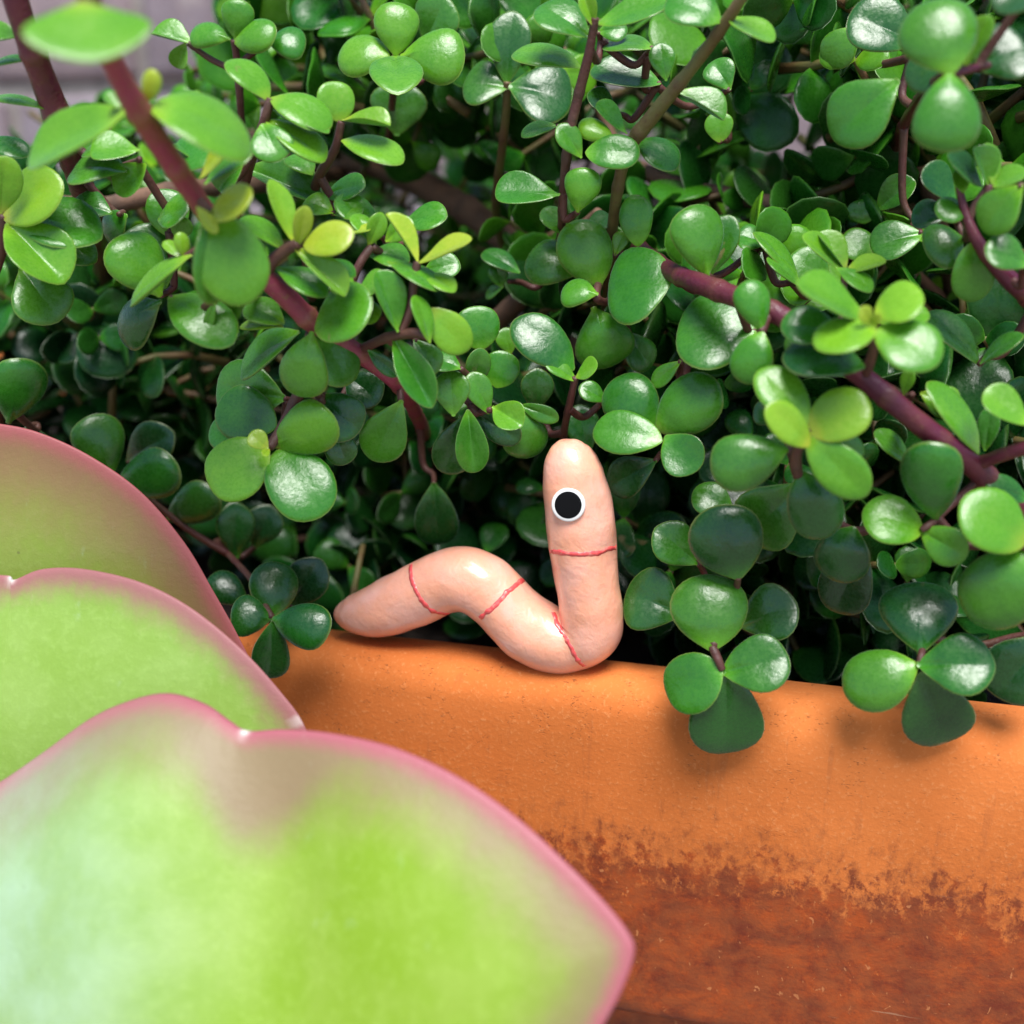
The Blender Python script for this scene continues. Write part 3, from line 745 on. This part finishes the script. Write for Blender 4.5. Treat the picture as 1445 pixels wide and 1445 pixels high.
TWIGS = [  # short side shoots: path of (px, py, cm, radius px); their leaves are those whose base lies on them
 [(1005, 912, -.5, 6), (1013, 930, -.6, 7), (1019, 945, -.62, 6)], [(1012, 928, -.58, 6), (1000, 885, .5, 7), (1005, 850, 2.2, 7), (1015, 820, 4, 7)],
 [(1297, 940, -.55, 5), (1302, 915, -.3, 6), (1310, 880, 1.2, 7), (1315, 850, 3, 7)],
 [(1300, 748, -.35, 5), (1315, 738, -.3, 6), (1340, 715, .1, 6), (1385, 672, .2, 7)],
 [(1140, 606, -1.25, 6), (1124, 640, -.9, 9), (1128, 675, -.5, 9), (1160, 720, .3, 8), (1205, 750, .6, 8), (1240, 740, 2, 8)],
 [(1229, 458, -1.3, 5), (1233, 490, -1, 7), (1222, 528, -.5, 8)],
 [(1074, 470, -.3, 7), (1082, 450, -.1, 9), (1096, 441, 0, 9)],
 [(1192, 379, .9, 5), (1190, 415, .8, 6), (1186, 460, .3, 6), (1170, 495, -.2, 6)],
 [(1395, 262, 1, 5), (1375, 290, 1, 6), (1366, 315, 1, 7)],
 [(844, 402, 2.2, 6), (842, 420, 1.9, 7), (860, 425, 2.4, 6), (905, 400, 2.5, 6), (948, 386, 1.9, 6)],
 [(812, 532, 1.1, 5), (806, 560, 1.3, 6), (796, 610, 2, 6), (790, 680, 4, 6)],
 [(664, 575, .6, 6), (672, 582, .7, 7), (650, 560, .9, 6), (600, 560, .9, 6), (565, 545, .3, 7)],
 [(694, 578, .6, 5), (672, 582, .7, 6)], [(735, 576, 1.2, 5), (700, 582, 1.1, 5), (672, 582, .8, 5)],
 [(930, 608, .9, 6), (945, 590, 1.4, 7), (960, 550, 2.4, 7), (975, 500, 3.5, 7)],
 [(380, 632, -1.2, 7), (400, 600, -.9, 9), (425, 545, -.8, 10), (440, 470, -1, 11)],
 [(450, 560, -.7, 6), (440, 520, -.8, 7), (441, 470, -1, 8)],
 [(566, 566, -.1, 5), (564, 548, .1, 6)],
 [(606, 476, -1.2, 6), (584, 470, -1.15, 8), (545, 477, -.95, 8), (512, 492, -.6, 8)],
 [(589, 369, -.98, 6), (584, 398, -1, 7), (578, 440, -1.05, 7), (565, 470, -1.1, 7)],
 [(524, 348, -.35, 6), (508, 372, -.5, 7), (492, 410, -.6, 7), (470, 470, -.8, 7)],
 [(422, 344, -1.8, 8), (408, 350, -1.75, 10), (385, 368, -1.7, 11), (372, 388, -1.65, 11)],
 [(262, 362, -2.1, 5), (280, 350, -2.1, 6), (305, 325, -2.3, 7)],
 [(300, 425, -2, 4), (330, 410, -1.8, 5), (370, 395, -1.6, 6)],
 [(382, 139, -.5, 6), (374, 168, -.5, 8), (360, 210, -.3, 8), (345, 260, .3, 8), (330, 330, 1.5, 8), (345, 420, 3, 8)],
 [(482, 171, 0, 6), (472, 212, .1, 7), (448, 255, .5, 8), (430, 330, 2, 8), (440, 420, 4, 8)],
 [(330, 56, 3, 5), (335, 90, 3.2, 6), (340, 160, 3.6, 6), (345, 255, 5, 6)], [(380, 60, 3.3, 4), (350, 80, 3.2, 5), (335, 95, 3.2, 5)], [(265, 61, 3, 4), (300, 85, 3.2, 5), (335, 100, 3.2, 5)],
 [(558, 78, 3, 5), (556, 120, 4, 6), (550, 180, 6, 6), (545, 232, 10, 7)],
 [(5, 303, -1.5, 7), (0, 360, -1.2, 8), (-20, 450, 0, 8), (0, 600, 3, 8)],
 [(384, 872, -.5, 5), (372, 850, -.2, 5), (355, 818, .8, 5), (325, 785, 2.2, 5), (305, 765, 3.5, 5), (330, 768, 4.8, 5)],
]

bush = empty('jade_bush', (-.02, .09, -.024)); tag(bush, 'dense green succulent bush with round glossy leaves and maroon stems in the trough', 'bush')
def stem_obj(name, mat, pts, seg, sub, node_gap=.011):
    q = []
    for (px, py, y, r) in pts: p = P(px, py, y); q.append((p.x, p.y, p.z, r*.88*depth(p)/FPX))
    q = catmull(q, sub); path = [Vector(v[:3]) for v in q]; rad = [v[3] for v in q]; nd = []; s = 0
    for i in range(len(path)):
        if i: s += (path[i]-path[i-1]).length
        ph = abs(((s/node_gap+.4) % 1)-.5)*node_gap; a = math.exp(-(ph/.0008)**2); nd.append(a)
        rad[i] *= 1+.13*a+.06*noise.noise(path[i]*260)
    V, Fc = tube(path, rad, seg); o = obj(name, V, Fc, mat); fattr(o, 'node', np.repeat(nd, seg)); setpar(o, bush); return o, path
ANCH = []                          # (point, stem object)
for name, mat, pts in STEMS:
    o, path = stem_obj(name, mat, pts, 16, 16)
    for p in path: ANCH.append((p, o))
for pts in TWIGS:
    o, path = stem_obj('sprig', M_TWIG, pts, 10, 8, .008)
    for p in path: ANCH.append((p, o))
# leaves
rows = [l.split() for l in LEAVES.strip().split('\n')]
L = []
for i, c in enumerate(rows):
    bx, by, tx, ty, wd, y, tone = map(float, c[:7]); kind = c[7]; roll = R(float(c[8])+random.uniform(-8, 8)); dy = float(c[9])
    B = P(bx, by, y); T = P(tx, ty, y+dy+random.uniform(-.15, .15))
    if kind == 'n' and by < 300 and wd < 60: kind = random.choice('nfcb')
    if by < 430 and bx < 700: tone = min(1, tone+.09)      # paler tone for the upper-left leaves
    L.append([B, T, wd, roll, tone, kind])
def nearest(p): return min(ANCH, key=lambda a: (a[0]-p).length_squared)
far = [i for i, l in enumerate(L) if (nearest(l[0])[0]-l[0]).length > .0055]
groups = []
for i in far:                      # leaf bases that share a node get one hidden shoot into the bush
    for gset in groups:
        if any((L[i][0]-L[j][0]).length < .007 for j in gset): gset.append(i); break
    else: groups.append([i])
for gset in groups:
    c = sum((L[j][0] for j in gset), Vector())/len(gset)
    tgt = min(ANCH, key=lambda a: (a[0]-c).length)[0]
    if (tgt-c).length > .035: tgt = c+Vector((random.uniform(-.012, .012), .030, -.010))
    mid = c.lerp(tgt, .5)+Vector((random.uniform(-.002, .002), .003, -.003))
    q = catmull([tuple(c), tuple(c.lerp(mid, .35)+Vector((0, .002, 0))), tuple(mid), tuple(tgt)], 6); path = [Vector(v) for v in q]
    rad = [.0005+.0003*k/len(path) for k in range(len(path))]
    V, Fc = tube(path, rad, 8); o = obj('sprig', V, Fc, M_TWIG); fattr(o, 'node', [0]*len(V)); setpar(o, bush)
    ANCH.extend((p, o) for p in path[:6])
    for j in gset:                 # tie each base to the shoot
        L[j][0] = L[j][0].lerp(c, .35) if (L[j][0]-c).length > .002 else L[j][0]
for i, (B, T, wd, roll, tone, kind) in enumerate(L):
    a = (T-B); ln = a.length; a.normalize(); v = (CAM-(B+T)*.5).normalized(); v = (v-a*v.dot(a)).normalized(); s = a.cross(v)
    n_ = v*math.cos(roll)+s*math.sin(roll); zb = Vector((0, 0, 1)); zb = zb-a*zb.dot(a)
    n_ = (n_+zb*(.70 if B.z > .055 else .15)).normalized(); x = a.cross(n_)          # upper leaves open towards the sky
    W = wd*depth((B+T)*.5)/FPX/max(.45, n_.dot(v)); W = min(W, ln*1.25+.001)
    o = bpy.data.objects.new('leaf', LM[kind, random.randrange(3)]); COL.objects.link(o)
    par = nearest(B)[1]; o.parent = par; o.matrix_parent_inverse = Matrix.Identity(4)
    sz = (W+ln)*.5
    M = Matrix(((x.x*W, a.x*ln, n_.x*sz, B.x-a.x*ln*.03), (x.y*W, a.y*ln, n_.y*sz, B.y-a.y*ln*.03), (x.z*W, a.z*ln, n_.z*sz, B.z-a.z*ln*.03), (0, 0, 0, 1)))
    o.matrix_world = M; o['_m'] = 0; del o['_m']
    pw = Matrix.Translation(-bush.location) if False else Matrix.Identity(4)
    o.matrix_parent_inverse = Matrix.Identity(4); o.matrix_basis = M       # stems carry world coordinates and sit at the world origin
    o.color = (tone, 0, 0, 1)

# ------------------------------------------------------------------ the leaf mass deeper in the bush
def consistent(V, Fs, rim, al):
    bm = bmesh.new(); bv = [bm.verts.new(v) for v in V]; bm.verts.index_update()
    for f in Fs: bm.faces.new([bv[i] for i in f])
    bmesh.ops.recalc_face_normals(bm, faces=bm.faces); out = [tuple(v.index for v in f.verts) for f in bm.faces]; bm.free()
    return V, out, rim, al
LQ = {(k, v): consistent(*leaf_geo(k, v, 16, [.1, .6, .88, .97, 1.0])) for k in 'npdb' for v in range(3)}
aV, aF, aR, aA, aT, aN = [], [], [], [], [], []; off = 0
sV, sF = [], []; soff = 0
rs = random.Random(21)
def mass_leaf(B, a, n_, ln, W, tone, kind):
    global off
    V, Fs, rim, al = LQ[kind, rs.randrange(3)]; x = a.cross(n_)
    M3 = np.array([[x.x*W, a.x*ln, n_.x*ln], [x.y*W, a.y*ln, n_.y*ln], [x.z*W, a.z*ln, n_.z*ln]])
    aV.append(np.array(V)@M3.T+np.array(B)); aF.extend([tuple(q+off for q in f) for f in Fs]); off += len(V)
    aR.extend(rim); aA.extend(al); aT.extend([tone]*len(V)); aN.extend([rs.random()]*len(V))
def mass_sprig(root, d, npair, tone):
    global soff
    p = Vector(root); path = [Vector(p)]; side = Vector((rs.gauss(0, 1), rs.gauss(0, 1), rs.gauss(0, 1)))
    for k in range(npair):
        step = rs.uniform(.006, .009); d = (d+Vector((rs.gauss(0, .16), rs.gauss(0, .16), rs.gauss(0, .16)-.02))).normalized(); p = p+d*step; path.append(Vector(p))
        side = d.cross(side).normalized()                  # opposite pairs, each turned a quarter from the last
        size = rs.uniform(.0105, .0155)*(1 if k < npair-1 else .6); tn = min(1, tone+.25*(k/npair)**3+rs.uniform(-.08, .08))
        for s in (1, -1):
            a = (side*s+d*rs.uniform(.25, .7)+Vector((0, 0, rs.uniform(-.25, .15)))).normalized(); n_ = (d-a*d.dot(a)).normalized()
            tw = Matrix.Rotation(rs.uniform(-.5, .5), 3, a); mass_leaf(p, a, tw@n_, size, size*rs.uniform(.72, .95), max(0, tn), rs.choice('nnpdb'))
    V, Fc = tube(path, [.0011-.0006*i/len(path) for i in range(len(path))], 6); sV.extend(V); sF.extend([tuple(q+soff for q in f) for f in Fc]); soff += len(V)
cnt = 0
for k in range(1500):
    px, py = rs.uniform(-160, 1620), rs.uniform(-80, 960)
    ylo = 4.0 if py > 330 else (5.5 if px < 1000 else 4.6)
    if py > 520 and px < 900: ylo = 5.5
    y = ylo+(24-ylo)*rs.random()**1.25
    if px < 310 and py < 200 and y < 30: continue           # open corner: the wall shows there
    if 380 < px < 800 and 190 < py < 470 and y < 12.5: continue   # the old trunk lies open
    if py < 300 and rs.random() < .45: continue
    if 930 < px < 1260 and 60 < py < 330 and rs.random() < .6: continue
    p = P(px, py, y)
    if p.z < -.016 or p.y > .28 or p.x > .30 or p.x < -.38: continue
    up = rs.uniform(-.4, 1.0); d = Vector((rs.gauss(0, .55), -rs.uniform(0, .8), up)).normalized()
    root = p-d*.02
    mass_sprig(root, d, rs.randint(3, 5), rs.uniform(.08, .50) if py < 420 else rs.uniform(.0, .12)); cnt += 1  # low leaves get a darker tone: the bush's inner shade put into colour
me = bpy.data.meshes.new('foliage'); me.from_pydata(np.concatenate(aV).tolist(), [], aF); me.update(); me.polygons.foreach_set('use_smooth', [True]*len(me.polygons)); me.materials.append(M_MASS)
fo = bpy.data.objects.new('foliage', me); COL.objects.link(fo); setpar(fo, bush); fo['kind'] = 'stuff'
for nm, vals in (('rim', aR), ('along', aA), ('tone', aT), ('rnd', aN)): fattr(fo, nm, vals)
so_ = obj('twigs', sV, sF, M_OLIVE); fattr(so_, 'node', [0]*len(sV)); setpar(so_, bush); so_['kind'] = 'stuff'
print('leaves', len(L), 'sprigs', cnt, 'mass faces', len(aF))
